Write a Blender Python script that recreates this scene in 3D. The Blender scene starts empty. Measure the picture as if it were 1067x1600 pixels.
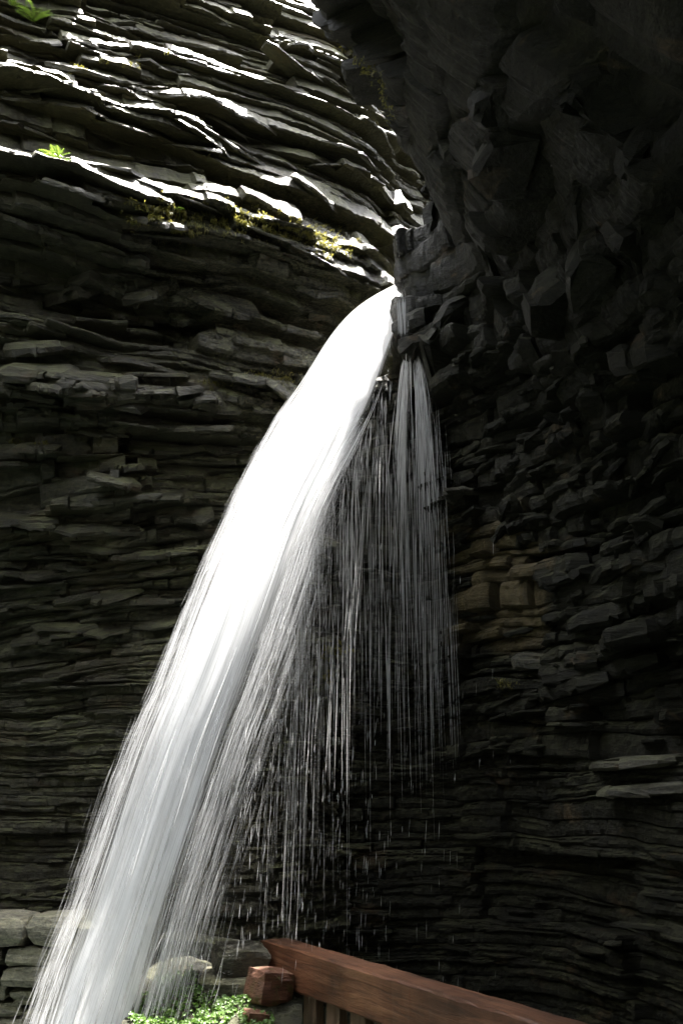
import bpy, math, random
import numpy as np
from mathutils import Vector, Matrix

R = math.radians
random.seed(11)
rng = np.random.default_rng(11)
scene = bpy.context.scene
COL = scene.collection

# ------------------------------------------------------------------ camera
PW, PH, F, PITCH = 1067, 1600, 1580.0, R(15)
EYE = np.array((0.0, 0.0, 2.1))
cam_data = bpy.data.cameras.new('camera')
cam = bpy.data.objects.new('camera', cam_data)
COL.objects.link(cam)
cam.location = EYE
cam.rotation_euler = (R(90) + PITCH, 0, 0)
cam_data.sensor_fit = 'VERTICAL'
cam_data.sensor_height = 24.0
cam_data.lens = 24.0 * F / PH
cam_data.clip_start = 0.05
cam_data.clip_end = 500
scene.camera = cam
CP, SP = math.cos(PITCH), math.sin(PITCH)

# ------------------------------------------------------------------ light
SUN_EL = R(73)
SUN_AZ = R(22)          # from +Y towards +X
world = bpy.data.worlds.new('World')
scene.world = world
world.use_nodes = True
wn = world.node_tree.nodes
wl = world.node_tree.links
sky = wn.new('ShaderNodeTexSky')
sky.sky_type = 'NISHITA'
sky.sun_disc = False
sky.sun_elevation = SUN_EL
sky.sun_rotation = SUN_AZ
sky.dust_density = 3.0
sky.ozone_density = 0.6
hs = wn.new('ShaderNodeHueSaturation')
hs.inputs['Saturation'].default_value = 0.2      # thin bright haze over the gorge
wl.new(sky.outputs[0], hs.inputs['Color'])
wl.new(hs.outputs[0], wn['Background'].inputs['Color'])
wn['Background'].inputs['Strength'].default_value = 0.15

sun_data = bpy.data.lights.new('sun', 'SUN')
sun_data.energy = 5.0
sun_data.angle = R(0.6)
sun_data.color = (1.0, 0.95, 0.88)
sun = bpy.data.objects.new('sun', sun_data)
COL.objects.link(sun)
SUN_DIR = Vector((math.sin(SUN_AZ) * math.cos(SUN_EL), math.cos(SUN_AZ) * math.cos(SUN_EL), math.sin(SUN_EL)))
sun.rotation_euler = SUN_DIR.to_track_quat('Z', 'Y').to_euler()
sun.location = SUN_DIR * 40

vs = scene.view_settings
vs.view_transform = 'Standard'
vs.look = 'None'
vs.gamma = 1
vs.use_curve_mapping = False
vs.exposure = 3.3
scene.cycles.transparent_max_bounces = 24
scene.cycles.max_bounces = 8
scene.cycles.diffuse_bounces = 5
scene.cycles.transmission_bounces = 5
scene.cycles.glossy_bounces = 2
scene.cycles.use_adaptive_sampling = True
scene.cycles.adaptive_threshold = 0.02
scene.cycles.use_denoising = True

# ------------------------------------------------------------------ helpers
def pix_dir(px, py):
    u = (px - PW / 2) / F
    v = (PH / 2 - py) / F
    return np.array((u, CP - v * SP, SP + v * CP))

def at(px, py, Y):
    """world point seen at photo pixel (px,py), standing at distance Y along the ground"""
    d = pix_dir(px, py)
    return EYE + d * (Y / d[1])

def project(P):
    q = P - EYE
    dep = q[..., 1] * CP + q[..., 2] * SP
    up = -q[..., 1] * SP + q[..., 2] * CP
    dep = np.maximum(dep, 1e-3)
    return PW / 2 + F * q[..., 0] / dep, PH / 2 - F * up / dep, dep

TAB = np.random.default_rng(5).random(65536)
def h2(i, j, seed):
    i = np.asarray(i).astype(np.int64); j = np.asarray(j).astype(np.int64)
    return TAB[((i * 73856093) ^ (j * 19349663) ^ (int(seed) * 83492791)) & 65535]
def vn2(x, y, seed=0):
    x = np.asarray(x, float); y = np.asarray(y, float)
    i = np.floor(x); j = np.floor(y)
    fx = x - i; fy = y - j
    fx = fx * fx * (3 - 2 * fx); fy = fy * fy * (3 - 2 * fy)
    a = h2(i, j, seed); b = h2(i + 1, j, seed); c = h2(i, j + 1, seed); d = h2(i + 1, j + 1, seed)
    return ((a * (1 - fx) + b * fx) * (1 - fy) + (c * (1 - fx) + d * fx) * fy) * 2 - 1
def vn1(x, seed=0):
    return vn2(x, np.zeros_like(np.asarray(x, float)) + 0.5, seed)
def sstep(a, b, x):
    t = np.clip((np.asarray(x, float) - a) / (b - a), 0, 1)
    return t * t * (3 - 2 * t)

def catmull(pts, u):
    pts = np.asarray(pts, float)
    n = len(pts)
    i = np.clip(np.floor(u).astype(int), 0, n - 2)
    t = (u - i)[:, None]
    p0 = pts[np.maximum(i - 1, 0)]; p1 = pts[i]; p2 = pts[i + 1]; p3 = pts[np.minimum(i + 2, n - 1)]
    return 0.5 * (2 * p1 + (p2 - p0) * t + (2 * p0 - 5 * p1 + 4 * p2 - p3) * t ** 2 + (3 * p1 - p0 - 3 * p2 + p3) * t ** 3)

def mesh_from(name, V, Fc, smooth=False):
    me = bpy.data.meshes.new(name)
    V = np.asarray(V, np.float32).reshape(-1, 3)
    if isinstance(Fc, np.ndarray):
        k = Fc.shape[1]
        me.vertices.add(len(V)); me.vertices.foreach_set('co', V.ravel())
        me.loops.add(Fc.size); me.loops.foreach_set('vertex_index', Fc.astype(np.int32).ravel())
        me.polygons.add(len(Fc))
        me.polygons.foreach_set('loop_start', np.arange(0, Fc.size, k, dtype=np.int32))
        me.update(calc_edges=True); me.validate()
    else:
        me.from_pydata([tuple(v) for v in V], [], Fc); me.update()
    me.polygons.foreach_set('use_smooth', np.full(len(me.polygons), smooth))
    return me

def obj(name, me, mat=None, parent=None, loc=None, **props):
    o = bpy.data.objects.new(name, me)
    COL.objects.link(o)
    if mat is not None and me is not None and len(me.materials) == 0:
        me.materials.append(mat)
    if parent is not None:
        o.parent = parent
    if loc is not None:
        o.location = loc
    for k, v in props.items():
        o[k] = v
    return o

def thing(name, label, cat, loc=(0, 0, 0), group=None):
    o = obj(name, None, loc=loc, label=label, category=cat)
    o.empty_display_size = 0.2
    if group:
        o['group'] = group
    return o

# ------------------------------------------------------------------ materials
def new_mat(name):
    m = bpy.data.materials.new(name)
    m.use_nodes = True
    nt = m.node_tree
    return m, nt, nt.nodes, nt.links, nt.nodes['Principled BSDF']

def ramp(N, stops):
    r = N.new('ShaderNodeValToRGB')
    e = r.color_ramp.elements
    while len(e) > 1:
        e.remove(e[-1])
    e[0].position = stops[0][0]; e[0].color = (*stops[0][1], 1)
    for p, c in stops[1:]:
        k = e.new(p); k.color = (*c, 1)
    return r

def noise(N, L, coord, scale, detail=6, rough=0.6, dist=0.0):
    n = N.new('ShaderNodeTexNoise')
    n.inputs['Scale'].default_value = scale
    n.inputs['Detail'].default_value = detail
    n.inputs['Roughness'].default_value = rough
    n.inputs['Distortion'].default_value = dist
    L.new(coord, n.inputs['Vector'])
    return n

def mapping(N, L, sc):
    g = N.new('ShaderNodeNewGeometry')
    mp = N.new('ShaderNodeMapping')
    mp.inputs['Scale'].default_value = sc
    L.new(g.outputs['Position'], mp.inputs['Vector'])
    return mp.outputs[0]

def mixc(N, L, fac, a, b, mode='MIX'):
    m = N.new('ShaderNodeMix'); m.data_type = 'RGBA'; m.blend_type = mode
    if isinstance(fac, float): m.inputs[0].default_value = fac
    else: L.new(fac, m.inputs[0])
    for sock, v in ((m.inputs[6], a), (m.inputs[7], b)):
        if isinstance(v, tuple): sock.default_value = (*v, 1)
        else: L.new(v, sock)
    return m.outputs[2]

def rock_material(name, dark=1.0, moss=0.5, rough=(0.35, 0.75), brown=False, wet_at=None, spec=0.5, tint=(1, 1, 1)):  # moss also sets how strong the painted ledge light is
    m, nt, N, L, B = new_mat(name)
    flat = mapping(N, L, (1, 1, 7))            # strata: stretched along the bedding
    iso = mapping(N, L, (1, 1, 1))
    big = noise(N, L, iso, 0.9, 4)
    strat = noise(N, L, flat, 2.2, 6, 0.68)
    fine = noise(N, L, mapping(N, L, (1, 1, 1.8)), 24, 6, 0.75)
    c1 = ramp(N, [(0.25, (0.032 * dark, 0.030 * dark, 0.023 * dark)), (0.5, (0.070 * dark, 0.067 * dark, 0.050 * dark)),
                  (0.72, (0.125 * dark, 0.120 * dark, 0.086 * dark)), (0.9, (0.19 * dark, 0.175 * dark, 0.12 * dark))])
    L.new(strat.outputs['Fac'], c1.inputs['Fac'])
    c2 = ramp(N, [(0.32, (0.35, 0.35, 0.35)), (0.5, (0.9, 0.9, 0.88)), (0.68, (1.6, 1.55, 1.42))])
    L.new(fine.outputs['Fac'], c2.inputs['Fac'])
    col = mixc(N, L, 1.0, c1.outputs[0], c2.outputs[0], 'MULTIPLY')
    if tint != (1, 1, 1):
        col = mixc(N, L, 1.0, col, tint, 'MULTIPLY')
    # iron and earth stains
    st = ramp(N, [(0.60, (0, 0, 0)), (0.74, (1, 1, 1))])
    stn = noise(N, L, mapping(N, L, (1.3, 1.3, 2.4)), 1.7, 6, 0.65, 0.5)
    L.new(stn.outputs['Fac'], st.inputs['Fac'])
    col = mixc(N, L, st.outputs[0], col, (0.10, 0.068, 0.036))
    # algae and thin moss film facing up, lightened to paint light on ledge tops
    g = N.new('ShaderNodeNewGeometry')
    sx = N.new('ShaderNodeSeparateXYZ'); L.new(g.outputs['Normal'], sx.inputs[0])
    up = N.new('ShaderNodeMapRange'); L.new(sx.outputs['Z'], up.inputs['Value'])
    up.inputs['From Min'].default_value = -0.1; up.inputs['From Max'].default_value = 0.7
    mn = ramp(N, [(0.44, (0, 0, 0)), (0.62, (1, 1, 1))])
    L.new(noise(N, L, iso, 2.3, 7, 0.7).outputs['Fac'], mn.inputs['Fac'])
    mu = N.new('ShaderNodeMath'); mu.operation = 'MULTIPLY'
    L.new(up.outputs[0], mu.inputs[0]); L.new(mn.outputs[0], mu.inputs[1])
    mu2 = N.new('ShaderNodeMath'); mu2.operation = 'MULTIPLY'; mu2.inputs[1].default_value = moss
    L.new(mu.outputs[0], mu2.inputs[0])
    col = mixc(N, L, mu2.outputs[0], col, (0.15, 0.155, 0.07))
    if brown:
        a = N.new('ShaderNodeAttribute'); a.attribute_name = 'earth'
        bc = ramp(N, [(0.35, (0.045, 0.035, 0.018)), (0.6, (0.12, 0.095, 0.045)), (0.8, (0.10, 0.11, 0.035))])
        L.new(noise(N, L, iso, 5, 8, 0.7).outputs['Fac'], bc.inputs['Fac'])
        col = mixc(N, L, a.outputs['Fac'], col, bc.outputs[0])
    L.new(col, B.inputs['Base Color'])
    rr = N.new('ShaderNodeMapRange')
    rr.inputs['From Min'].default_value = 0.35; rr.inputs['From Max'].default_value = 0.65
    rr.inputs['To Min'].default_value = rough[0]; rr.inputs['To Max'].default_value = rough[1]
    L.new(big.outputs['Fac'], rr.inputs['Value'])
    ro = rr.outputs[0]
    if wet_at:
        dn = N.new('ShaderNodeVectorMath'); dn.operation = 'DISTANCE'
        L.new(iso, dn.inputs[0]); dn.inputs[1].default_value = wet_at[0]
        wr = N.new('ShaderNodeMapRange'); L.new(dn.outputs['Value'], wr.inputs['Value'])
        wr.inputs['From Min'].default_value = wet_at[1] * 0.4; wr.inputs['From Max'].default_value = wet_at[1]
        mm = N.new('ShaderNodeMix'); mm.data_type = 'FLOAT'
        L.new(wr.outputs[0], mm.inputs[0]); mm.inputs[2].default_value = wet_at[2]; L.new(ro, mm.inputs[3])
        ro = mm.outputs[0]
    L.new(ro, B.inputs['Roughness'])
    B.inputs['Specular IOR Level'].default_value = spec
    b1 = N.new('ShaderNodeBump'); b1.inputs['Strength'].default_value = 0.8; b1.inputs['Distance'].default_value = 0.07
    L.new(noise(N, L, mapping(N, L, (1, 1, 4)), 7, 6, 0.7).outputs['Fac'], b1.inputs['Height'])
    b2 = N.new('ShaderNodeBump'); b2.inputs['Strength'].default_value = 0.8; b2.inputs['Distance'].default_value = 0.018
    L.new(fine.outputs['Fac'], b2.inputs['Height']); L.new(b1.outputs[0], b2.inputs['Normal'])
    L.new(b2.outputs[0], B.inputs['Normal'])
    return m

LIP = (0.6, 9.9, 7.35)
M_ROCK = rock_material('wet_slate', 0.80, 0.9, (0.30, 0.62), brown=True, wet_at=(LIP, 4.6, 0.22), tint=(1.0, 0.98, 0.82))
M_DARKROCK = rock_material('shaded_slate', 0.21, 0.25, (0.40, 0.75), brown=True, wet_at=(LIP, 1.0, 0.10), spec=0.28, tint=(0.98, 1.0, 0.72))  # darkened copy of the slate, the overhang's shade put into its colour
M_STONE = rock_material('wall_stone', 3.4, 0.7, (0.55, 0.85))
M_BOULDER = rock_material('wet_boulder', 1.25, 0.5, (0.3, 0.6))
M_REDSTONE, nt, N, L, B = new_mat('red_brown_stone')
rc = ramp(N, [(0.3, (0.07, 0.03, 0.018)), (0.6, (0.19, 0.085, 0.05)), (0.8, (0.25, 0.15, 0.08))])
L.new(noise(N, L, mapping(N, L, (1, 1, 3)), 9, 8, 0.65).outputs['Fac'], rc.inputs['Fac'])
mossr = ramp(N, [(0.52, (0, 0, 0)), (0.66, (1, 1, 1))])
L.new(noise(N, L, mapping(N, L, (1, 1, 1)), 7, 6).outputs['Fac'], mossr.inputs['Fac'])
L.new(mixc(N, L, mossr.outputs[0], rc.outputs[0], (0.07, 0.09, 0.02)), B.inputs['Base Color'])
B.inputs['Roughness'].default_value = 0.5
bb = N.new('ShaderNodeBump'); bb.inputs['Distance'].default_value = 0.02; bb.inputs['Strength'].default_value = 0.7
L.new(noise(N, L, mapping(N, L, (1, 1, 3)), 22, 8).outputs['Fac'], bb.inputs['Height']); L.new(bb.outputs[0], B.inputs['Normal'])

def wood_material(name, cols, axis_scale):
    m, nt, N, L, B = new_mat(name)
    tc = N.new('ShaderNodeTexCoord'); mp = N.new('ShaderNodeMapping')
    mp.inputs['Scale'].default_value = axis_scale
    L.new(tc.outputs['Object'], mp.inputs['Vector'])
    n1 = noise(N, L, mp.outputs[0], 3.0, 9, 0.65, 0.6)
    r = ramp(N, [(0.3, cols[0]), (0.52, cols[1]), (0.75, cols[2])])
    L.new(n1.outputs['Fac'], r.inputs['Fac'])
    n2 = noise(N, L, tc.outputs['Object'], 2.2, 5, 0.6)
    r2 = ramp(N, [(0.35, (0.45, 0.45, 0.45)), (0.65, (1.1, 1.1, 1.1))])
    L.new(n2.outputs['Fac'], r2.inputs['Fac'])
    L.new(mixc(N, L, 1.0, r.outputs[0], r2.outputs[0], 'MULTIPLY'), B.inputs['Base Color'])
    B.inputs['Roughness'].default_value = 0.42
    b = N.new('ShaderNodeBump'); b.inputs['Distance'].default_value = 0.01; b.inputs['Strength'].default_value = 0.8
    L.new(n1.outputs['Fac'], b.inputs['Height']); L.new(b.outputs[0], B.inputs['Normal'])
    return m
M_WOOD = wood_material('wet_red_timber', [(0.05, 0.022, 0.012), (0.15, 0.062, 0.030), (0.27, 0.135, 0.07)], (0.8, 9, 9))
M_PLANK = wood_material('weathered_plank', [(0.07, 0.04, 0.022), (0.18, 0.11, 0.065), (0.28, 0.19, 0.12)], (9, 9, 0.8))

def leaf_material(name, c1, c2, trans=0.5):
    m, nt, N, L, B = new_mat(name)
    oi = N.new('ShaderNodeObjectInfo')
    r = ramp(N, [(0.3, c1), (0.7, c2)])
    L.new(noise(N, L, mapping(N, L, (1, 1, 1)), 18, 4).outputs['Fac'], r.inputs['Fac'])
    L.new(r.outputs[0], B.inputs['Base Color'])
    B.inputs['Roughness'].default_value = 0.45
    t = N.new('ShaderNodeBsdfTranslucent'); L.new(r.outputs[0], t.inputs['Color'])
    ms = N.new('ShaderNodeMixShader'); ms.inputs[0].default_value = trans
    L.new(B.outputs[0], ms.inputs[1]); L.new(t.outputs[0], ms.inputs[2])
    L.new(ms.outputs[0], N['Material Output'].inputs['Surface'])
    return m
M_FERN = leaf_material('fern_leaf', (0.10, 0.19, 0.02), (0.22, 0.30, 0.05))
M_MOSS = leaf_material('golden_moss', (0.12, 0.12, 0.02), (0.26, 0.23, 0.05), 0.4)
M_COVER = leaf_material('small_green_leaf', (0.045, 0.11, 0.015), (0.12, 0.21, 0.035), 0.35)

def foam(N, L):
    """bubbly white water: diffuse both ways"""
    d = N.new('ShaderNodeBsdfDiffuse'); d.inputs['Color'].default_value = (0.95, 0.96, 0.97, 1)
    t = N.new('ShaderNodeBsdfTranslucent'); t.inputs['Color'].default_value = (0.95, 0.96, 0.97, 1)
    w = N.new('ShaderNodeMixShader'); w.inputs[0].default_value = 0.6
    return d, t, w

def water_sheet_material(name, us, vsc, lo, hi, edge=0.25, power=1.0):
    """white water: cloudy fibres drawn out along the fall, thinning towards the sheet's sides"""
    m, nt, N, L, B = new_mat(name)
    N.remove(B)
    uv = N.new('ShaderNodeUVMap'); uv.uv_map = 'flow'
    mp = N.new('ShaderNodeMapping'); mp.inputs['Scale'].default_value = (us, vsc, 1)
    L.new(uv.outputs[0], mp.inputs['Vector'])
    n1 = noise(N, L, mp.outputs[0], 1.0, 7, 0.62, 0.25)
    a = N.new('ShaderNodeMapRange'); L.new(n1.outputs['Fac'], a.inputs['Value'])
    a.inputs['From Min'].default_value = lo; a.inputs['From Max'].default_value = hi
    # edge fade from u, and a fade attribute per vertex
    at_ = N.new('ShaderNodeAttribute'); at_.attribute_name = 'water_mask'
    mu = N.new('ShaderNodeMath'); mu.operation = 'MULTIPLY'
    ad = N.new('ShaderNodeMath'); ad.operation = 'SUBTRACT'        # noise eats into the thin places first
    ad.inputs[0].default_value = 1.0
    L.new(at_.outputs['Fac'], ad.inputs[1])
    sb = N.new('ShaderNodeMath'); sb.operation = 'SUBTRACT'; sb.use_clamp = True
    L.new(a.outputs[0], sb.inputs[0]); L.new(ad.outputs[0], sb.inputs[1])
    L.new(sb.outputs[0], mu.inputs[0]); mu.inputs[1].default_value = power
    mu.use_clamp = True
    d, t, w = foam(N, L)
    L.new(d.outputs[0], w.inputs[1]); L.new(t.outputs[0], w.inputs[2])
    tr = N.new('ShaderNodeBsdfTransparent')
    ms = N.new('ShaderNodeMixShader')
    L.new(mu.outputs[0], ms.inputs[0]); L.new(tr.outputs[0], ms.inputs[1]); L.new(w.outputs[0], ms.inputs[2])
    L.new(ms.outputs[0], N['Material Output'].inputs['Surface'])
    return m

def strand_material(name, alpha):
    m, nt, N, L, B = new_mat(name)
    N.remove(B)
    d, t, w = foam(N, L)
    L.new(d.outputs[0], w.inputs[1]); L.new(t.outputs[0], w.inputs[2])
    tr = N.new('ShaderNodeBsdfTransparent')
    at_ = N.new('ShaderNodeAttribute'); at_.attribute_name = 'water_mask'
    mu = N.new('ShaderNodeMath'); mu.operation = 'MULTIPLY'; mu.inputs[1].default_value = alpha
    L.new(at_.outputs['Fac'], mu.inputs[0])
    ms = N.new('ShaderNodeMixShader'); L.new(mu.outputs[0], ms.inputs[0])
    L.new(tr.outputs[0], ms.inputs[1]); L.new(w.outputs[0], ms.inputs[2])
    L.new(ms.outputs[0], N['Material Output'].inputs['Surface'])
    return m

M_POOL, nt, N, L, B = new_mat('pool_water')
B.inputs['Base Color'].default_value = (0.02, 0.035, 0.03, 1); B.inputs['Roughness'].default_value = 0.08
bp = N.new('ShaderNodeBump'); bp.inputs['Distance'].default_value = 0.05
L.new(noise(N, L, mapping(N, L, (1, 1, 1)), 3, 4).outputs['Fac'], bp.inputs['Height']); L.new(bp.outputs[0], B.inputs['Normal'])

# ------------------------------------------------------------------ cliffs made bed by bed
def make_layers(z0, z1, thick):
    out = []; z = z0; i = 0
    while z < z1:
        t = thick(z)
        out.append((z, min(z + t, z1 + 0.2))); z += t; i += 1
    return out

def blocky(s, mean, rg, amp, slope=0.0, notch=0.0):
    """piecewise offsets between joints, as fractured shale shows"""
    total = s[-1] - s[0]
    n = int(total / mean * 1.6) + 8
    w = rg.lognormal(0, 0.55, n) * mean
    br = s[0] + np.cumsum(w) - rg.random() * mean
    k = np.searchsorted(br, s)
    vals = rg.normal(0, 1, n + 2) * amp
    sl = rg.normal(0, 1, n + 2) * slope
    lo = np.concatenate(([s[0]], br, [s[-1]]))
    o = vals[k] + sl[k] * (s - lo[np.minimum(k, len(lo) - 1)])
    if notch:
        dist = np.min(np.abs(s[:, None] - br[None, :]), axis=1)
        o -= notch * np.clip(1 - dist / 0.03, 0, 1)
    return o

def build_cliff(name, u_samples, curve, layers, style, seed, mat, warp, extra=None, earth=None, beds=0.5):
    """curve(u,z)->(n,2) plan positions ; style(z)->dict of amplitudes"""
    rg = np.random.default_rng(seed)
    rows = []
    ref = curve(u_samples, np.full(len(u_samples), 5.0))
    seg = np.linalg.norm(np.diff(ref, axis=0), axis=1)
    s = np.concatenate(([0], np.cumsum(seg)))
    bed_top = -99; bed_off = None
    prevz = None
    nb = len(layers)
    bound = []
    for i, (za, zb) in enumerate(layers):
        bound.append(za + warp(s, za, ref) + (zb - za) * 0.75 * vn1(s * 0.9 + 0.37 * i, seed + 7 * i + 1) + (zb - za) * 0.14 * vn1(s * 5, seed + 7 * i + 2))
    bound.append(layers[-1][1] + warp(s, layers[-1][1], ref))
    bound = list(np.maximum.accumulate(np.array(bound), axis=0))
    for i, (za, zb) in enumerate(layers):
        st = style(za)
        if za > bed_top:
            bed_top = za + rg.uniform(0.6, 1.5) * beds
            bed_off = blocky(s, 1.6, rg, st['bed']) + st['bed'] * 1.3 * vn1(s * 0.55 + rg.random() * 50, seed + i)
        off = np.interp(s + rg.normal(0, 0.10) + 0.08 * vn1(s * 1.7, seed + 3 * i), s, bed_off)
        off += blocky(s, st['joint'], rg, st['amp'], st['amp'] * 0.35, st['notch'])
        off += st['amp'] * 0.8 * vn1(s * 2.6, seed + 31 * i) + st['amp'] * 0.35 * vn1(s * 9, seed + 17 * i)
        led = vn1(s * 0.8 + rg.random() * 90, seed + 5 * i)
        off += st['ledge'] * np.clip(led - st['lth'], 0, 1) / (1 - st['lth'])
        if extra is not None:
            off += extra(s, za, ref)
        b0, b1 = bound[i], bound[i + 1]
        th = b1 - b0
        cham = st['cham'] * rg.uniform(0.6, 1.4) * (0.75 + 0.5 * vn1(s * 1.9, seed + i * 3))
        und = st['und'] * rg.uniform(0.5, 1.5)
        tf = rg.uniform(*st['face'])
        prof = [(0.0, -und), (0.10, -und * 0.15), (tf * 0.6, 0.006), (tf, -0.006), (tf + (1 - tf) * 0.45, -cham * 0.38), (1.0, -cham)]
        for k, (t, o) in enumerate(prof):
            z = b0 + th * t
            jit = 0.015 * vn1(s * 14, seed + i * 11 + k) + 0.010 * vn1(s * 37, seed + i * 13 + k)
            rows.append((z, off + o + jit))
    Z = np.array([r[0] for r in rows]); O = np.array([r[1] for r in rows])
    nr, nc = Z.shape
    P = np.zeros((nr, nc, 3))
    NN = np.zeros((nr, nc, 2))
    for r in range(nr):
        c = curve(u_samples, Z[r])
        t = np.gradient(curve(u_samples, np.full(nc, Z[r].mean())), axis=0)
        t /= np.linalg.norm(t, axis=1)[:, None] + 1e-9
        n = np.stack((t[:, 1], -t[:, 0]), 1)
        P[r, :, :2] = c + n * O[r][:, None]
        P[r, :, 2] = Z[r]
        NN[r] = n
    idx = np.arange(nr * nc).reshape(nr, nc)
    Fq = np.stack((idx[:-1, :-1], idx[:-1, 1:], idx[1:, 1:], idx[1:, :-1]), -1).reshape(-1, 4)
    me = mesh_from(name, P, Fq)
    if earth is not None:
        e = earth(P.reshape(-1, 3)).astype(np.float32)
        a = me.attributes.new('earth', 'FLOAT', 'POINT'); a.data.foreach_set('value', e)
    o = obj(name, me, mat, kind='structure')
    return o, P, NN

def multi_curve(levels, blends):
    """levels: control polygons of equal length; blends[k](u,z) weight of level k+1 over k"""
    def f(u, z):
        c = catmull(levels[0], u)
        for lv, b in zip(levels[1:], blends):
            w = b(u, z)[:, None]
            c = c * (1 - w) + catmull(lv, u) * w
        return c
    return f

# --- the cliff on the left: scoured hollow low down, bulging shelves above, running back into the slot
A_LOW = [(-11, 3.0), (-6, 9.2), (-4.2, 9.5), (-3.0, 9.5), (-1.8, 9.45), (-0.7, 9.65), (0.1, 10.3), (1.0, 11.3), (2.6, 12.6), (7, 13.8)]
A_HIGH = [(-11, 1.0), (-6.3, 7.0), (-4.5, 8.2), (-3.2, 8.8), (-1.95, 9.4), (-0.8, 10.0), (0.2, 10.75), (1.0, 11.9), (2.6, 13.0), (7, 14.2)]
A_TOP = [(x - k * .6, y + k * .8) for (x, y), k in zip(A_HIGH[:6], [2.4] * 6)] + [(x - .3, y + 2.2) for x, y in A_HIGH[6:]]     # leans back above the mossy shelf
A_curve = multi_curve([A_LOW, A_HIGH, A_TOP], [lambda u, z: sstep(3.4, 6.8, z), lambda u, z: np.clip((z - 7.55) / 6.35, 0, 1.6) + 0.5 * np.clip(z - 13.6, 0, 9)])
def A_thick(z):
    if z < 1.4: return random.uniform(0.06, 0.16)
    if z < 3.2: return random.uniform(0.035, 0.08)
    if z < 4.6: return random.uniform(0.04, 0.11)
    if z < 6.6: return random.uniform(0.05, 0.17)
    return random.uniform(0.06, 0.19)
def A_style(z):
    if z < 3.2: return dict(bed=0.05, amp=0.018, joint=0.5, notch=0.008, ledge=0.06, lth=0.35, cham=0.03, und=0.03, face=(0.55, 0.85))
    if z < 5.0: return dict(bed=0.11, amp=0.04, joint=0.45, notch=0.01, ledge=0.30, lth=0.25, cham=0.045, und=0.05, face=(0.35, 0.65))
    if z < 6.8: return dict(bed=0.15, amp=0.06, joint=0.55, notch=0.01, ledge=0.34, lth=0.25, cham=0.055, und=0.06, face=(0.3, 0.6))
    return dict(bed=0.11, amp=0.05, joint=0.9, notch=0.008, ledge=0.30, lth=0.15, cham=0.07, und=0.035, face=(0.06, 0.32))
def A_warp(s, z, ref):
    d = 0.16 * (ref[:, 0] + 1.6) * sstep(2.4, 3.3, z) * (1 - sstep(4.8, 6.4, z)) * (1 - sstep(-0.3, 1.0, ref[:, 0])) * (1 - sstep(3.5, 5, -ref[:, 0]))
    return d + 0.13 * vn2(s * 0.45, np.full_like(s, z * 0.5), 3) + 0.05 * vn2(s * 1.5, np.full_like(s, z * 1.1), 4)
def A_extra(s, z, ref):
    x = ref[:, 0]
    o = 0.34 * math.exp(-((z - 7.80) / 0.33) ** 2) - 0.32 * math.exp(-((z - 7.0) / 0.38) ** 2)
    o2 = 0.22 * math.exp(-((z - 9.1) / 0.25) ** 2) - 0.15 * math.exp(-((z - 8.75) / 0.18) ** 2) + 0.10 * math.exp(-((z - 5.75) / .15) ** 2)
    return (o + o2) * (1 + 0.5 * vn1(s * 0.7, 77)) + np.zeros_like(x)
uA = np.concatenate((np.linspace(0, 1.8, 60), np.linspace(1.8, 7.4, 560)[1:], np.linspace(7.4, 9, 60)[1:]))
cliff_a, PA, NA = build_cliff('cliff', uA, A_curve, make_layers(-1.6, 17.0, A_thick), A_style, 21, M_ROCK, A_warp, A_extra,
                              earth=lambda P: np.clip(vn2(P[:, 0] * 1.3, P[:, 2] * 2.5, 9) * 1.4 - 0.75, 0, 0.6), beds=0.7)

# --- the rock mass on the right: hollow below the lip, blocky brow and cave ceiling above
B_LOW = [(-1.8, 11.0), (-1.0, 10.6), (-0.2, 10.3), (0.7, 10.15), (1.4, 9.6), (2.0, 8.8), (2.55, 7.6), (3.0, 6.1), (3.4, 4.0), (3.5, .5), (3.5, -4)]
B_MID = [(6, 12.0), (3.0, 11.6), (1.45, 10.6), (0.60, 9.75), (1.00, 9.1), (1.45, 8.1), (1.75, 6.8), (2.0, 5.2), (2.2, 3.0), (2.2, 0), (2.2, -4)]
B_TOP = [(6.5, 11.5), (3.8, 11.4), (2.2, 10.9), (1.2, 10.4), (0.66, 9.5), (0.30, 8.5), (0.0, 7.5), (-0.8, 6.3), (-1.9, 4.5), (-2.6, 1), (-3.0, -4)]  # unseen near end pushed left so the ceiling blocks skylight
def B_w1(u, z):
    near = sstep(6.25, 6.55, z)
    far = sstep(4.2, 7.8, z)
    k = sstep(3.1, 4.2, u)
    return near * (1 - k) + far * k
B_curve = multi_curve([B_LOW, B_MID, B_TOP], [B_w1, lambda u, z: sstep(8.15, 9.1, z) * (1 - sstep(4.2, 5.4, u)) + sstep(4.9, 9.4, z) * sstep(4.2, 5.4, u)])
def B_thick(z):
    if z < 2.0: return random.uniform(0.04, 0.12)
    if z < 3.6: return random.uniform(0.05, 0.16)
    if z < 5.5: return random.uniform(0.06, 0.2)
    return random.uniform(0.10, 0.32)
def B_style(z):
    if z < 2.2: return dict(bed=0.05, amp=0.02, joint=0.7, notch=0.008, ledge=0.08, lth=0.3, cham=0.03, und=0.03, face=(0.55, 0.85))
    if z < 3.8: return dict(bed=0.08, amp=0.05, joint=0.5, notch=0.01, ledge=0.20, lth=0.25, cham=0.05, und=0.05, face=(0.5, 0.8))
    if z < 6.2: return dict(bed=0.12, amp=0.08, joint=0.35, notch=0.015, ledge=0.22, lth=0.25, cham=0.07, und=0.08, face=(0.5, 0.8))
    return dict(bed=0.13, amp=0.08, joint=0.5, notch=0.015, ledge=0.15, lth=0.3, cham=0.05, und=0.08, face=(0.6, 0.9))
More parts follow.
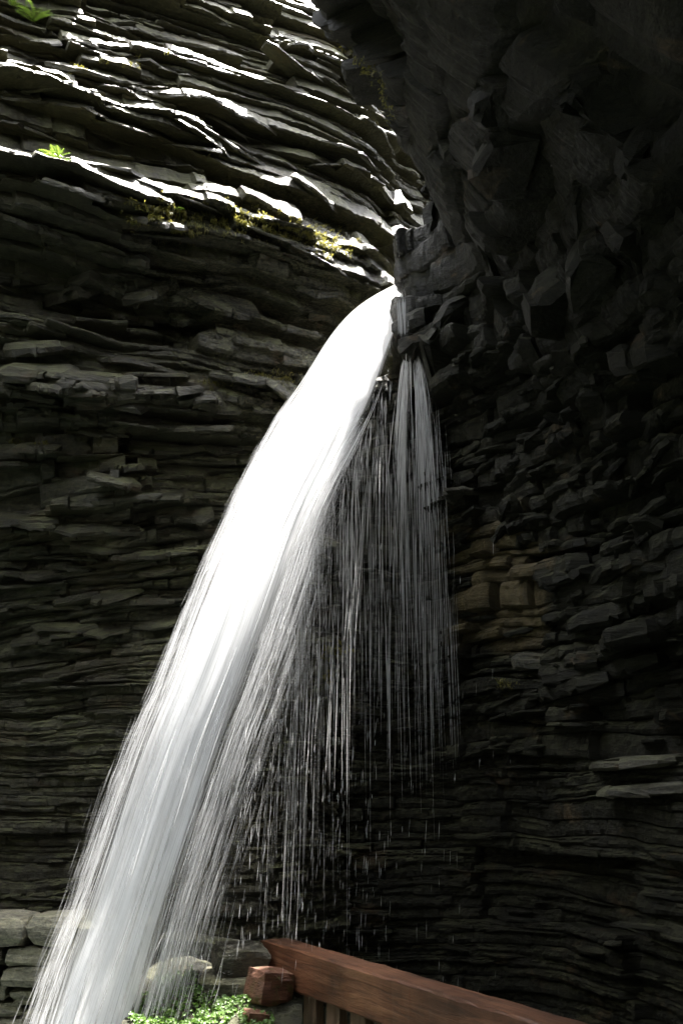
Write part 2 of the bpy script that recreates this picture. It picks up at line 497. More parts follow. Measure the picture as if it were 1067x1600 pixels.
def B_warp(s, z, ref):
    return 0.13 * vn2(s * 0.45, np.full_like(s, z * 0.5), 13) + 0.07 * vn2(s * 1.4, np.full_like(s, z * 1.1), 14) * (1 if z > 3 else 0.4)
def B_extra(s, z, ref):
    y = ref[:, 1]
    # hollow under the brow to the right, a rib of earth and shattered rock left of it
    return -0.25 * math.exp(-((z - 2.7) / 0.35) ** 2) * sstep(8.8, 7.2, y) - 0.5 * math.exp(-((z - 8.2) / 0.6) ** 2) * sstep(8.6, 9.4, y)
def B_earth(P):
    px, py, d = project(P)
    c = at(775, 890, 9.0)
    rr = np.sqrt(((P[:, 0] - c[0]) / 0.5) ** 2 + ((P[:, 1] - c[1]) / 1.2) ** 2 + ((P[:, 2] - c[2]) / 0.62) ** 2)
    rr = rr + 0.5 * vn2(P[:, 0] * 3, P[:, 2] * 3, 8)
    return np.clip((1.15 - rr) * 3, 0, 0.9)
uB = np.concatenate((np.linspace(0, 1.0, 40), np.linspace(1.0, 7.0, 600)[1:], np.linspace(7.0, 10, 70)[1:]))
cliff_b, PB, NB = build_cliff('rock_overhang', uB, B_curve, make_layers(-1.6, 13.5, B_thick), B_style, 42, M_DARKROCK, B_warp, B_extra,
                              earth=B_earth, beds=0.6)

# --- the far side of the gorge, behind the viewer
C_PTS = [(3.5, -3.5), (2.5, -6.5), (-1, -9), (-5, -9), (-9.5, -6.5), (-12.5, 1)]
C_curve = lambda u, z: catmull(C_PTS, u)
uC = np.linspace(0, 5, 130)
gorge, PC, NC = build_cliff('gorge_wall', uC, C_curve, make_layers(-1.6, 13.0, lambda z: random.uniform(0.25, 0.6)), B_style, 63, M_DARKROCK,
                            B_warp, None, earth=lambda P: np.zeros(len(P)))

# ------------------------------------------------------------------ stream bed
gs = np.linspace(-1, 1, 90)
gx, gy = np.meshgrid(np.sign(gs) * np.abs(gs) ** 2 * 200, np.sign(gs) * np.abs(gs) ** 2 * 200 + 6)
gz = -1.35 + 0.12 * vn2(gx * 0.8, gy * 0.8, 6)
idx = np.arange(90 * 90).reshape(90, 90)
Fq = np.stack((idx[:-1, :-1], idx[:-1, 1:], idx[1:, 1:], idx[1:, :-1]), -1).reshape(-1, 4)
obj('ground', mesh_from('ground', np.stack((gx, gy, gz), -1), Fq), M_DARKROCK, kind='structure')
obj('pool_water', mesh_from('pool', [(-14, -7, -0.95), (5, -7, -0.95), (5, 7.2, -0.95), (-14, 7.2, -0.95)], [(0, 1, 2, 3)]), M_POOL, kind='structure')

# ------------------------------------------------------------------ slabs and shards standing out of the cliffs
def zbuffer(P, N2, cell=6):
    px, py, d = project(P)
    nx, ny = PW // cell + 1, PH // cell + 1
    ix = (px // cell).astype(int); iy = (py // cell).astype(int)
    ok = (ix >= 0) & (ix < nx) & (iy >= 0) & (iy < ny) & (d > 0.5)
    best = np.full(nx * ny, 1e9); who = np.full(nx * ny, -1)
    flat = (iy * nx + ix)[ok]; dd = d[ok]; ids = np.arange(d.size).reshape(d.shape)[ok]
    order = np.argsort(-dd)
    best[flat[order]] = dd[order]; who[flat[order]] = ids[order]
    return best.reshape(ny, nx), who.reshape(ny, nx)
CELL = 6
bestA, whoA = zbuffer(PA, NA); bestB, whoB = zbuffer(PB, NB)
fA, fB = PA.reshape(-1, 3), PB.reshape(-1, 3)
nA, nB = NA.reshape(-1, 2), NB.reshape(-1, 2)
def surface(px, py, which=None):
    """cliff point seen at a photo pixel: (point, outward normal in plan, 'A' or 'B')"""
    j = min(max(int(py // CELL), 0), bestA.shape[0] - 1); i = min(max(int(px // CELL), 0), bestA.shape[1] - 1)
    for r in range(0, 4):
        sl = (slice(max(j - r, 0), j + r + 1), slice(max(i - r, 0), i + r + 1))
        a = bestA[sl].min(); b = bestB[sl].min()
        if which == 'A': b = 1e9
        if which == 'B': a = 1e9
        if min(a, b) < 1e8:
            if a < b:
                k = whoA[sl].ravel()[bestA[sl].argmin()]; return fA[k], nA[k], 'A'
            k = whoB[sl].ravel()[bestB[sl].argmin()]; return fB[k], nB[k], 'B'
    return None

def slab_mesh(rg, kind):
    """a plate of shale, unit length along x, front towards -y, with broken corners and a chipped upper edge"""
    n = rg.integers(7, 11)
    xs = np.sort(rg.uniform(-0.44, 0.44, n))
    ph = rg.uniform(0, 6)
    front = [(-0.5, rg.uniform(-0.15, 0.1))] + [(x, -0.5 + abs(rg.normal(0, 0.10)) + 0.45 * max(0, abs(x) - 0.2) + 0.12 * math.sin(x * 7 + ph)) for x in xs] + [(0.5, rg.uniform(-0.2, 0.1))]
    out = [(-0.42, 0.5)] + front + [(0.44, 0.5)]
    m = len(out)
    V = []
    for lv, (z, k) in enumerate(((-0.5, 0.90), (-0.32, 1.0), (0.15, 0.985), (0.5, 0.90 if kind else 0.72))):
        for i, (x, y) in enumerate(out):
            jz = rg.normal(0, 0.10)
            V.append((x * (k if lv in (0, 3) else 1) + rg.normal(0, 0.008), (y - 0.5) * k + 0.5 + rg.normal(0, 0.012), z + jz + (0.10 * (-y) * (-1 if lv == 3 else 0.4))))
    Fc = []
    for lv in range(3):
        for i in range(m):
            a = lv * m + i; b = lv * m + (i + 1) % m
            Fc.append((a, b, b + m, a + m))
    Fc.append(tuple(range(m - 1, -1, -1)))
    Fc.append(tuple(range(3 * m, 4 * m)))
    return mesh_from('slab', V, Fc)

rs = np.random.default_rng(99)
def slab_set(mat, k):
    ms = [slab_mesh(rs, i % 3) for i in range(k)]
    for me in ms: me.materials.append(mat)
    return ms
SLAB_A = slab_set(M_ROCK, 18)
SLAB_B = slab_set(M_DARKROCK, 18)
def put_slab(hit, size, roll=0.0, tilt=0.0, yaw=0.0, embed=0.35, name='rock_slab'):
    p, n, w = hit
    meshes, par = (SLAB_A, cliff_a) if w == 'A' else (SLAB_B, cliff_b)
    o = obj(name, meshes[rs.integers(len(meshes))], None, par)
    ang = math.atan2(n[1], n[0]) + math.pi / 2      # local -y looks out of the cliff
    rot = Matrix.Rotation(ang + yaw, 3, 'Z') @ Matrix.Rotation(roll, 3, 'Y') @ Matrix.Rotation(tilt, 3, 'X')
    L_, D_, T_ = size
    c = Vector(p) + rot @ Vector((0, D_ * (embed - 0.15), 0))
    o.matrix_local = Matrix.Translation(c) @ rot.to_4x4() @ Matrix.Diagonal((L_ * rs.choice((-1, 1)), D_, T_, 1))
    return o

def scatter(n, box, L, D, T, roll=(0, 0.05), tilt=(0, 0.08), yaw=0.25, embed=0.4, which=None, keep=None):
    k = 0; tries = 0
    while k < n and tries < n * 6:
        tries += 1
        px = rs.uniform(box[0], box[2]); py = rs.uniform(box[1], box[3])
        if keep is not None and not keep(px, py): continue
        h = surface(px, py)
        if h is None or (which and h[2] != which): continue
        put_slab(h, (rs.uniform(*L), rs.uniform(*D), rs.uniform(*T)), rs.normal(*roll), rs.normal(*tilt), rs.normal(0, yaw), embed)
        k += 1
# left cliff: the broken shelves of its middle height, then thin plates, then the bulge above
scatter(80, (0, 560, 480, 1010), (0.22, 0.85), (0.16, 0.42), (0.025, 0.075), roll=(-0.05, 0.05), tilt=(0.42, 0.15), which='A', embed=0.26)
scatter(35, (0, 400, 560, 640), (0.35, 1.1), (0.25, 0.5), (0.06, 0.16), roll=(-0.06, 0.12), tilt=(0.5, 0.2), which='A', embed=0.34)
scatter(55, (0, 1000, 640, 1430), (0.25, 0.9), (0.10, 0.25), (0.02, 0.05), roll=(-0.01, 0.03), which='A', embed=0.42)
scatter(60, (0, 0, 640, 420), (0.35, 1.2), (0.25, 0.5), (0.025, 0.08), roll=(0.0, 0.06), tilt=(0.5, 0.2), which='A', embed=0.40)
# right mass: shattered rock under the brow, thick beds further right
scatter(95, (660, 540, 1067, 860), (0.15, 0.5), (0.12, 0.32), (0.03, 0.10), roll=(-0.30, 0.22), tilt=(0.05, 0.3), yaw=0.5, which='B', embed=0.30)
scatter(60, (480, 860, 900, 1200), (0.15, 0.6), (0.10, 0.30), (0.02, 0.06), roll=(-0.10, 0.08), tilt=(0.10, 0.15), which='B', embed=0.32)
scatter(28, (870, 850, 1067, 1110), (0.4, 0.95), (0.25, 0.4), (0.09, 0.17), roll=(-0.06, 0.03), tilt=(0.0, 0.05), yaw=0.08, which='B', embed=0.30)
scatter(45, (520, 1150, 1067, 1500), (0.3, 1.0), (0.10, 0.22), (0.02, 0.05), roll=(0.0, 0.03), which='B', embed=0.42)
scatter(26, (650, 120, 1067, 560), (0.35, 1.0), (0.25, 0.6), (0.10, 0.35), roll=(-0.2, 0.35), tilt=(0.2, 0.3), yaw=0.4, which='B', embed=0.42)
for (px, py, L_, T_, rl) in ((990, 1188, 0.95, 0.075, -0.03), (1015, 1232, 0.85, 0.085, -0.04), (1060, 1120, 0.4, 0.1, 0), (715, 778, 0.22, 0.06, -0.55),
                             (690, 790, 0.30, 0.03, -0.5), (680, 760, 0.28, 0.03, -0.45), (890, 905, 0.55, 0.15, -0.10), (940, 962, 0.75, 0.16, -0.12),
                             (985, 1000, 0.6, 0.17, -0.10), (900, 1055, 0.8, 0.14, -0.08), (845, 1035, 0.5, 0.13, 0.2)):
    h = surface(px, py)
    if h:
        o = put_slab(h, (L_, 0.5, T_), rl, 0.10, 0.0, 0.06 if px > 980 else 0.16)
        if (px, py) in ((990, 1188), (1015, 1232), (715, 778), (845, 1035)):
            o.data = o.data.copy(); o.data.materials[0] = M_BOULDER        # lighter rock colour paints the light these beds catch
for (px, py, L_, T_, rl) in ((60, 703, 0.45, 0.07, -0.12), (225, 770, 0.75, 0.06, -0.07), (40, 815, 0.8, 0.06, -0.05), (135, 985, 0.7, 0.045, -0.06),
                             (40, 890, 0.7, 0.05, 0.0), (395, 595, 0.9, 0.10, -0.04), (75, 615, 0.4, 0.08, -0.02), (180, 925, 0.5, 0.05, -0.1),
                             (260, 700, 0.9, 0.06, -0.08), (230, 460, 0.55, 0.10, -0.55), (60, 545, 0.7, 0.12, -0.25), (210, 500, 0.5, 0.10, 0.05)):
    h = surface(px, py, 'A')
    if h: put_slab(h, (L_, 0.55, T_), rl, 0.42, 0.0, 0.14)

# ------------------------------------------------------------------ waterfall
LE = np.array([(622, 445), (590, 460), (556, 484), (530, 512), (508, 542), (486, 578), (468, 612), (440, 652), (414, 695), (380, 760), (345, 840), (318, 900), (287, 980), (252, 1070),
               (218, 1150), (190, 1230), (160, 1320), (130, 1410), (95, 1500), (60, 1600), (10, 1750), (-30, 1880)], float)
RE = np.array([(668, 445), (655, 460), (640, 484), (626, 512), (615, 542), (604, 578), (594, 612), (578, 652), (556, 695), (520, 760), (485, 840), (466, 900), (440, 980), (408, 1070),
               (378, 1150), (352, 1230), (324, 1320), (296, 1410), (272, 1500), (246, 1600), (210, 1750), (180, 1880)], float)
YY = LE[:, 1]
# the jet leaves the lip almost level and drops freely, coming forward as it falls
DY = np.interp(YY, [450, 485, 540, 610, 700, 840, 980, 1150, 1400, 1600, 1880], [10.15, 9.9, 9.5, 9.1, 8.7, 8.25, 7.9, 7.6, 7.3, 7.15, 7.0])
# even out the traced edges and the depth so that the sheet bends without kinks
_rows = np.linspace(YY[0], YY[-1], 240)
def _even(v, k):
    v = np.interp(_rows, YY, v)
    ker = np.hanning(k); ker /= ker.sum()
    pad = np.concatenate((2 * v[0] - v[k // 2:0:-1], v, 2 * v[-1] - v[-2:-k // 2 - 1:-1]))
    return np.convolve(pad, ker, 'same')[k // 2:k // 2 + len(v)]
LX, RX, DYS = _even(LE[:, 0], 15), _even(RE[:, 0], 15), _even(DY, 61)
def jet(q, py, w):
    """point of the jet: q -1..1 across, w -1..1 front to back (metres scaled by the width)"""
    q = np.asarray(q, float); py = np.asarray(py, float)
    l = np.interp(py, _rows, LX); r = np.interp(py, _rows, RX); Y = np.interp(py, _rows, DYS)
    px = (l + r) / 2 + q * (r - l) / 2
    wid = (r - l) / F * Y
    Y2 = Y + w * wid * 0.30
    u = (px - PW / 2) / F; v = (PH / 2 - py) / F
    dy = CP - v * SP; dz = SP + v * CP
    # stay on the jet's own row of the trajectory, then step back or forward in plan
    return np.stack((u / dy * Y, Y2, EYE[2] + dz / dy * Y), -1)

fall = thing('waterfall', 'white cascade pouring from the dark rock slot and fanning down to the left', 'waterfall', tuple(at(150, 1880, 7.0)))
BASE = np.array(fall.location)
def wobj(name, V, Fc, mat, dens, uv=None, smooth=True, **props):
    me = mesh_from(name, np.asarray(V).reshape(-1, 3) - BASE, Fc, smooth)
    a = me.attributes.new('water_mask', 'FLOAT', 'POINT'); a.data.foreach_set('value', np.asarray(dens, np.float32).ravel())
    if uv is not None:
        lay = me.uv_layers.new(name='flow')
        li = np.zeros(len(me.loops), np.int32); me.loops.foreach_get('vertex_index', li)
        lay.data.foreach_set('uv', np.asarray(uv, np.float32).reshape(-1, 2)[li].ravel())
    return obj(name, me, mat, fall, **props)

ROWS = np.linspace(445, 1880, 150)
for si in range(4):
    w = (-0.45, -0.05, 0.4, 0.85)[si]
    grow = (1.0, 0.97, 1.03, 0.95)[si]
    qs = np.linspace(-1.12, 1.2, 40)
    Q, PYs = np.meshgrid(qs, ROWS)
    bow = w - 0.55 * (1 - np.clip(Q, -1, 1) ** 2) + 0.10 * vn2(Q * 5, PYs * 0.004, 60 + si)
    V = jet(Q * grow, PYs, bow)
    # dense in the middle, ragged at both sides, looser lower down on the right
    e = np.clip((1.0 - np.abs(Q + 0.05)) / np.interp(PYs, [450, 560, 760, 1000, 1500], [0.12, 0.2, 0.42, 0.6, 0.6]), 0, 1)
    e = e * e * (3 - 2 * e)
    dens = e * np.interp(PYs, [450, 800, 1200, 1880], [1.1, 1.05, 0.95, 0.92])
    uv = np.stack((Q * 0.5 + si * 3.3, PYs / 300.0 + 0.15 * Q), -1)
    idx = np.arange(Q.size).reshape(Q.shape)
    Fq = np.stack((idx[:-1, :-1], idx[:-1, 1:], idx[1:, 1:], idx[1:, :-1]), -1).reshape(-1, 4)
    if si == 0:
        M_W = [water_sheet_material('white_water', 26, 0.55, 0.22, 0.60, power=1.25), water_sheet_material('thin_white_water', 44, 0.8, 0.26, 0.62, power=0.45)]
    wobj('water_sheet', V, Fq, M_W[min(si, 1)], dens, uv)

def tubes(paths, radii, dens, sides=3):
    """paths (n,k,3), radii (n,k), dens (n,k) -> one mesh of thin threads"""
    n, k, _ = paths.shape
    t = np.gradient(paths, axis=1); t /= np.linalg.norm(t, axis=2, keepdims=True) + 1e-9
    ref = np.array((0.0, 1.0, 0.12))
    a = np.cross(t, ref); a /= np.linalg.norm(a, axis=2, keepdims=True) + 1e-9
    b = np.cross(t, a)
    ring = []
    for i in range(sides):
        th = 2 * math.pi * i / sides
        ring.append(paths + (a * math.cos(th) + b * math.sin(th)) * radii[..., None])
    V = np.stack(ring, 2)
    idx = np.arange(n * k * sides).reshape(n, k, sides)
    nx = np.roll(idx, -1, axis=2)
    Fq = np.stack((idx[:, :-1], nx[:, :-1], nx[:, 1:], idx[:, 1:]), -1).reshape(-1, 4)
    return V, Fq, np.repeat(dens[..., None], sides, 2)

M_STRAND = strand_material('water_thread', 0.62)
M_MIST = strand_material('fine_spray', 0.34)
M_DROP = strand_material('falling_drop', 0.75)
rw = np.random.default_rng(5)
TAPER = lambda k: np.sin(np.linspace(0.05, math.pi - 0.05, k)) ** 0.7

def jet_strands(n, k, qf, y0f, lenf, rad, wamp=1.0, spread=0.04, wig=0.006):
    y0 = y0f(n); ln = lenf(n)
    q0 = qf(n, y0)
    t = np.linspace(0, 1, k)
    PY = y0[:, None] + ln[:, None] * t
    Q = q0[:, None] + (rw.normal(0, spread, n))[:, None] * t + wig * np.sin(t * 3 + rw.uniform(0, 6, n)[:, None])
    Wd = rw.uniform(-0.6, 1, n)[:, None] * wamp * np.ones(k)
    P = jet(Q, np.minimum(PY, 1879), Wd - 0.4)
    r = rad(n)[:, None] * TAPER(k)
    return P, r, np.ones((n, k)) * TAPER(k)

def put_threads(name, sets, mat):
    Vs, Fs, Ds, o = [], [], [], 0
    for P, r, d in sets:
        V, Fq, D = tubes(P, r, d)
        Vs.append(V.reshape(-1, 3)); Fs.append(Fq + o); Ds.append(D.ravel()); o += V.size // 3
    return wobj(name, np.concatenate(Vs), np.concatenate(Fs), mat, np.concatenate(Ds), kind='stuff')

# fibres in the body of the jet
s1 = jet_strands(900, 9, lambda n, y: np.clip(rw.normal(-0.05, 0.45, n), -1.0, 1.0), lambda n: rw.uniform(560, 1750, n), lambda n: rw.uniform(60, 260, n), lambda n: rw.uniform(0.002, 0.006, n))
put_threads('water_threads', [s1], M_STRAND)
# fine spray on both flanks: tight at first, wide lower down
def flank_l(n, y): return -0.93 - np.abs(rw.normal(0, 1, n)) * np.interp(y, [600, 900, 1250, 1600], [0.03, 0.06, 0.16, 0.14])
def flank_r(n, y): return 0.75 + np.abs(rw.normal(0, 1, n)) * np.interp(y, [600, 760, 1000, 1500], [0.08, 0.22, 0.40, 0.42])
s2 = jet_strands(1500, 5, flank_l, lambda n: rw.uniform(620, 1600, n), lambda n: rw.uniform(30, 120, n), lambda n: rw.uniform(0.0008, 0.0020, n), 1.2, 0.03, 0.0)
s3 = jet_strands(3200, 5, flank_r, lambda n: rw.uniform(640, 1600, n), lambda n: rw.uniform(40, 150, n), lambda n: rw.uniform(0.0009, 0.0024, n), 1.3, 0.05, 0.0)
put_threads('water_spray', [s2, s3], M_MIST)

# glassy film sliding over the wet spur beside the jet
FX, FY = np.linspace(614, 654, 14), np.linspace(452, 540, 18)
fy = np.array([[(surface(x, y, 'B') or (np.array((0, 9.7, 0)),))[0][1] for x in FX] for y in FY])
fy = np.minimum.accumulate(np.clip(fy, 9.2, 10.0), axis=0)
fy = (fy + np.roll(fy, 1, 1) + np.roll(fy, -1, 1)) / 3 - 0.05
Vf = np.array([[at(x + (y - 452) * 0.02, y, fy[j, i]) for i, x in enumerate(FX)] for j, y in enumerate(FY)])
gi, gj = np.meshgrid(np.linspace(-1, 1, 14), np.linspace(0, 1, 18))
idx = np.arange(Vf.shape[0] * Vf.shape[1]).reshape(Vf.shape[:2])
Fq = np.stack((idx[:-1, :-1], idx[:-1, 1:], idx[1:, 1:], idx[1:, :-1]), -1).reshape(-1, 4)
wobj('water_film', Vf, Fq, water_sheet_material('thin_film_water', 9, 1.2, 0.35, 0.72, power=0.8), np.clip(1.15 - np.abs(gi + 0.35), 0, 1) * np.clip(gj * 4, 0, 1) * np.clip((1 - gj) * 4, 0, 1), np.stack((gi, gj), -1))

# threads that leave the right side of the jet and the dripping edge beside the lip, falling almost straight down
def free_fall(p0, v0, k, tmax):
    t = np.linspace(0, 1, k)[None, :] * tmax[:, None]
    P = p0[:, None, :] + v0[:, None, :] * t[..., None]
    P[..., 2] -= 4.9 * t ** 2
    return P
def veil(n, sx, sy, Yd, tlen, rad, vx, t0=(0.0, 0.7), jit=5.0):
    i = rw.uniform(0, len(sx) - 1, n)
    px = np.interp(i, np.arange(len(sx)), sx) + rw.normal(0, jit, n); py = np.interp(i, np.arange(len(sx)), sy) + rw.normal(0, jit, n)
    Y = np.interp(i, np.arange(len(sx)), Yd) + rw.normal(0, 0.08, n)
    p0 = np.array([at(a, b, c) for a, b, c in zip(px, py, Y)])
    v0 = np.stack((rw.normal(vx[0], vx[1], n), rw.normal(-0.15, 0.12, n), rw.normal(-0.4, 0.2, n)), -1)
    ta = rw.uniform(*t0, n); tb = rw.uniform(*tlen, n)
    k = 9
    t = ta[:, None] + np.linspace(0, 1, k)[None, :] * tb[:, None]
    P = p0[:, None, :] + v0[:, None, :] * t[..., None]; P[..., 2] -= 4.9 * t ** 2
    r = rad(n)[:, None] * TAPER(k)
    return P, r, np.ones((n, k)) * TAPER(k)
# ribs of water right under the lip
c1 = veil(120, [634, 641], [548, 560], [9.75, 9.75], (0.12, 0.35), lambda n: rw.uniform(0.002, 0.006, n), (-0.20, 0.09), (0.0, 0.35), 1.5)
c2 = veil(120, [645, 655], [550, 556], [9.75, 9.75], (0.12, 0.35), lambda n: rw.uniform(0.002, 0.006, n), (0.16, 0.10), (0.0, 0.35), 1.5)
c3 = veil(420, [600, 625, 650, 672, 682], [600, 600, 570, 560, 565], [9.65, 9.7, 9.75, 9.7, 9.7], (0.06, 0.22), lambda n: rw.uniform(0.0012, 0.0030, n), (0.0, 0.09), (0.28, 0.72))
c4 = veil(700, [606, 580, 545, 505, 480, 460], [580, 650, 715, 770, 830, 900], [9.3, 9.0, 8.75, 8.5, 8.3, 8.1], (0.05, 0.20), lambda n: rw.uniform(0.0012, 0.0032, n), (-0.12, 0.16), (0.0, 0.62))
put_threads('water_veil', [c1, c2, c3, c4], M_STRAND)
# a few long unbroken threads
c5 = veil(14, [500, 560, 580, 620, 660], [760, 700, 650, 600, 570], [8.6, 8.9, 9.0, 9.6, 9.7], (0.35, 0.7), lambda n: rw.uniform(0.002, 0.004, n), (-0.05, 0.05), (0.05, 0.3))
# separate drops raining in front of the lower cliff
nd = 1500
dx = np.concatenate((rw.normal(470, 90, nd * 2 // 3), rw.uniform(380, 800, nd // 3))); dyp = rw.uniform(820, 1560, nd)
keep = (dx > np.interp(dyp, YY, RE[:, 0]) - 10) & (dx < 800) & (rw.random(nd) < np.interp(dx, [400, 550, 650, 800], [1.0, 0.75, 0.35, 0.12]))
dx, dyp = dx[keep], dyp[keep]
dY = rw.uniform(7.0, 9.0, len(dx))
p0 = np.array([at(a, b, c) for a, b, c in zip(dx, dyp, dY)])
ln = rw.uniform(0.03, 0.14, len(dx))
tt = np.linspace(0, 1, 4)
Pd = p0[:, None, :] + np.stack((rw.normal(-0.05, 0.03, len(dx))[:, None] * ln[:, None] * tt, np.zeros((len(dx), 4)), -ln[:, None] * tt), -1)
rd = rw.uniform(0.0010, 0.0022, len(dx))[:, None] * TAPER(4)
put_threads('water_drops', [(Pd, rd, np.ones_like(rd)), c5], M_DROP)

# ------------------------------------------------------------------ low stone wall beside the fall
def stone_mesh(rg, n=3, rough=1.0):
    """a rough squared stone, unit size, rounded and dented"""
    g = np.linspace(-1, 1, n + 2)
    V = []; key = {}; Fc = []
    def vid(p):
        k = tuple(np.round(p, 4))
        if k not in key:
            q = np.array(p, float)
            rnd = q / (np.sum(np.abs(q) ** 7) ** (1 / 7)) * 0.5
            rnd = rnd * (1 + rg.normal(0, 0.045 * rough)) + rg.normal(0, 0.012 * rough, 3)
            key[k] = len(V); V.append(rnd)
        return key[k]
    for ax in range(3):
        for sg in (-1, 1):
            for i in range(n + 1):
                for j in range(n + 1):
                    c = []
                    for a, b in ((i, j), (i + 1, j), (i + 1, j + 1), (i, j + 1)):
                        p = [0, 0, 0]; p[ax] = sg; p[(ax + 1) % 3] = g[a]; p[(ax + 2) % 3] = g[b]
                        c.append(vid(p))
                    Fc.append(tuple(c if sg > 0 else c[::-1]))
    return mesh_from('stone', V, Fc)
STONES = [stone_mesh(rs, 2) for _ in range(9)]
for me in STONES: me.materials.append(M_STONE)
wy = 7.75
wtop = at(40, 1432, wy)[2]
wall = thing('stone_wall', 'low dry stone wall with pale mossy top stones behind the foot of the waterfall', 'wall', (-2.2, wy, -1.3))
z = wtop; first = True
courses = [0.21, 0.13, 0.14, 0.10, 0.09, 0.15, 0.17, 0.14, 0.2, 0.2, 0.25, 0.3, 0.3, 0.3]
for ci, hgt in enumerate(courses):
    x = -4.2 + rs.uniform(0, 0.3)
    while x < -1.5:
        Ls = rs.uniform(0.28, 0.62) if ci else rs.uniform(0.45, 0.8)
        if hgt < 0.12: Ls = rs.uniform(0.3, 0.7)
        dp = 0.5 + rs.uniform(-0.05, 0.09)
        if x + Ls > -1.4 and x > -2.0: Ls = max(0.2, -1.4 - x)
        o = obj('stone', STONES[rs.integers(len(STONES))], None, wall)
        o.location = Vector((x + Ls / 2, wy + 0.25 - (dp - 0.5) / 2 + rs.normal(0, 0.015), z - hgt / 2)) - wall.location
        o.scale = (Ls * 0.99, dp, hgt * rs.uniform(0.95, 1.06))
        o.rotation_euler = (rs.normal(0, 0.02), rs.normal(0, 0.025), rs.normal(0, 0.05))
        x += Ls
    z -= hgt

# boulders and blocks between the wall and the timber
def block(name, px, py, Y, size, rot, mat, label, cat, sub=3, seed=1):
    me = stone_mesh(np.random.default_rng(seed), sub, 0.6)
    o = obj(name, me, mat, label=label, category=cat)
    o.location = at(px, py, Y); o.scale = size; o.rotation_euler = rot
    return o
block('boulder', 376, 1500, 7.5, (0.36, 0.32, 0.20), (0.12, 0.05, 0.35), M_BOULDER, 'dark wet block of slate on a flat ledge beside the timber rail end', 'rock', 3, 3)
block('rock_ledge', 372, 1532, 7.5, (0.52, 0.48, 0.11), (0.05, 0.02, 0.1), M_STONE, 'flat pale ledge stone carrying the dark slate block', 'rock', 3, 4)
block('boulder', 362, 1572, 7.6, (0.52, 0.4, 0.26), (0, 0, 0.1), M_BOULDER, 'shadowed boulder below the flat ledge stone, above the green leaves', 'rock', 3, 5)
block('boulder', 312, 1508, 8.5, (0.75, 0.5, 0.42), (0, 0.12, 0.2), M_BOULDER, 'big grey boulder seen through the spray between fall and ledge stone', 'rock', 3, 6)
block('boulder', 278, 1560, 7.45, (0.30, 0.3, 0.16), (0, 0.1, 0.3), M_BOULDER, 'small mossy boulder low at the edge of the falling water', 'rock', 3, 7)
block('stone_block', 421, 1541, 7.2, (0.26, 0.24, 0.22), (0.05, 0.12, 0.62), M_REDSTONE, 'red brown mossy stone block against the end of the timber rail', 'rock', 3, 8)
block('stone', 398, 1592, 7.0, (0.16, 0.14, 0.10), (0.1, 0.2, 0.5), M_REDSTONE, 'little brown stone lying among the bright green leaves', 'rock', 2, 10)

# bank with ground cover
nb = 60
bx, by = np.meshgrid(np.linspace(-1.35, -0.25, nb), np.linspace(6.5, 7.9, nb))
bz = np.interp(by, [6.5, 7.0, 7.5, 7.9], [0.50, 0.72, 0.80, 0.84]) + 0.06 * vn2(bx * 4, by * 4, 5) + 0.03 * vn2(bx * 11, by * 11, 6)
idx = np.arange(nb * nb).reshape(nb, nb)
Fq = np.stack((idx[:-1, :-1], idx[:-1, 1:], idx[1:, 1:], idx[1:, :-1]), -1).reshape(-1, 4)
obj('terrain', mesh_from('bank', np.stack((bx, by, bz), -1), Fq), M_DARKROCK, kind='structure')
def bank_z(x, y):
    return np.interp(y, [6.5, 7.0, 7.5, 7.9], [0.50, 0.72, 0.80, 0.84]) + 0.06 * vn2(x * 4, y * 4, 5) + 0.03 * vn2(x * 11, y * 11, 6)
def leaf_cloud(pts, nrm, size, rg, sides=6):
    V, Fc = [], []
    for p, nn, sz in zip(pts, nrm, size):
        nn = nn / np.linalg.norm(nn)
        a = np.cross(nn, rg.normal(0, 1, 3)); a /= np.linalg.norm(a); b = np.cross(nn, a)
        b0 = len(V)
        V.append(p - nn * sz * 0.15)
        for i in range(sides):
            th = 2 * math.pi * i / sides
            r = sz * (0.75 + 0.35 * rg.random())
            V.append(p + a * math.cos(th) * r + b * math.sin(th) * r * 0.75 + nn * sz * 0.15)
        for i in range(sides):
            Fc.append((b0, b0 + 1 + i, b0 + 1 + (i + 1) % sides))
    return mesh_from('leaves', V, Fc)
ng = 2600
lx = rs.uniform(-1.3, -0.42, ng); ly = rs.uniform(6.55, 7.5, ng)
m = vn2(lx * 4.5, ly * 4.5, 12) > -0.25
lx, ly = lx[m], ly[m]
lz = bank_z(lx, ly) + rs.uniform(0.005, 0.045, len(lx))
nr = rs.normal(0, 0.5, (len(lx), 3)) + np.array((0, -0.5, 1.0))
obj('leaves', leaf_cloud(np.stack((lx, ly, lz), -1), nr, rs.uniform(0.010, 0.022, len(lx)), rs), M_COVER, kind='stuff',
    label='small bright green leaves covering the bank beside the fall', category='ground cover')

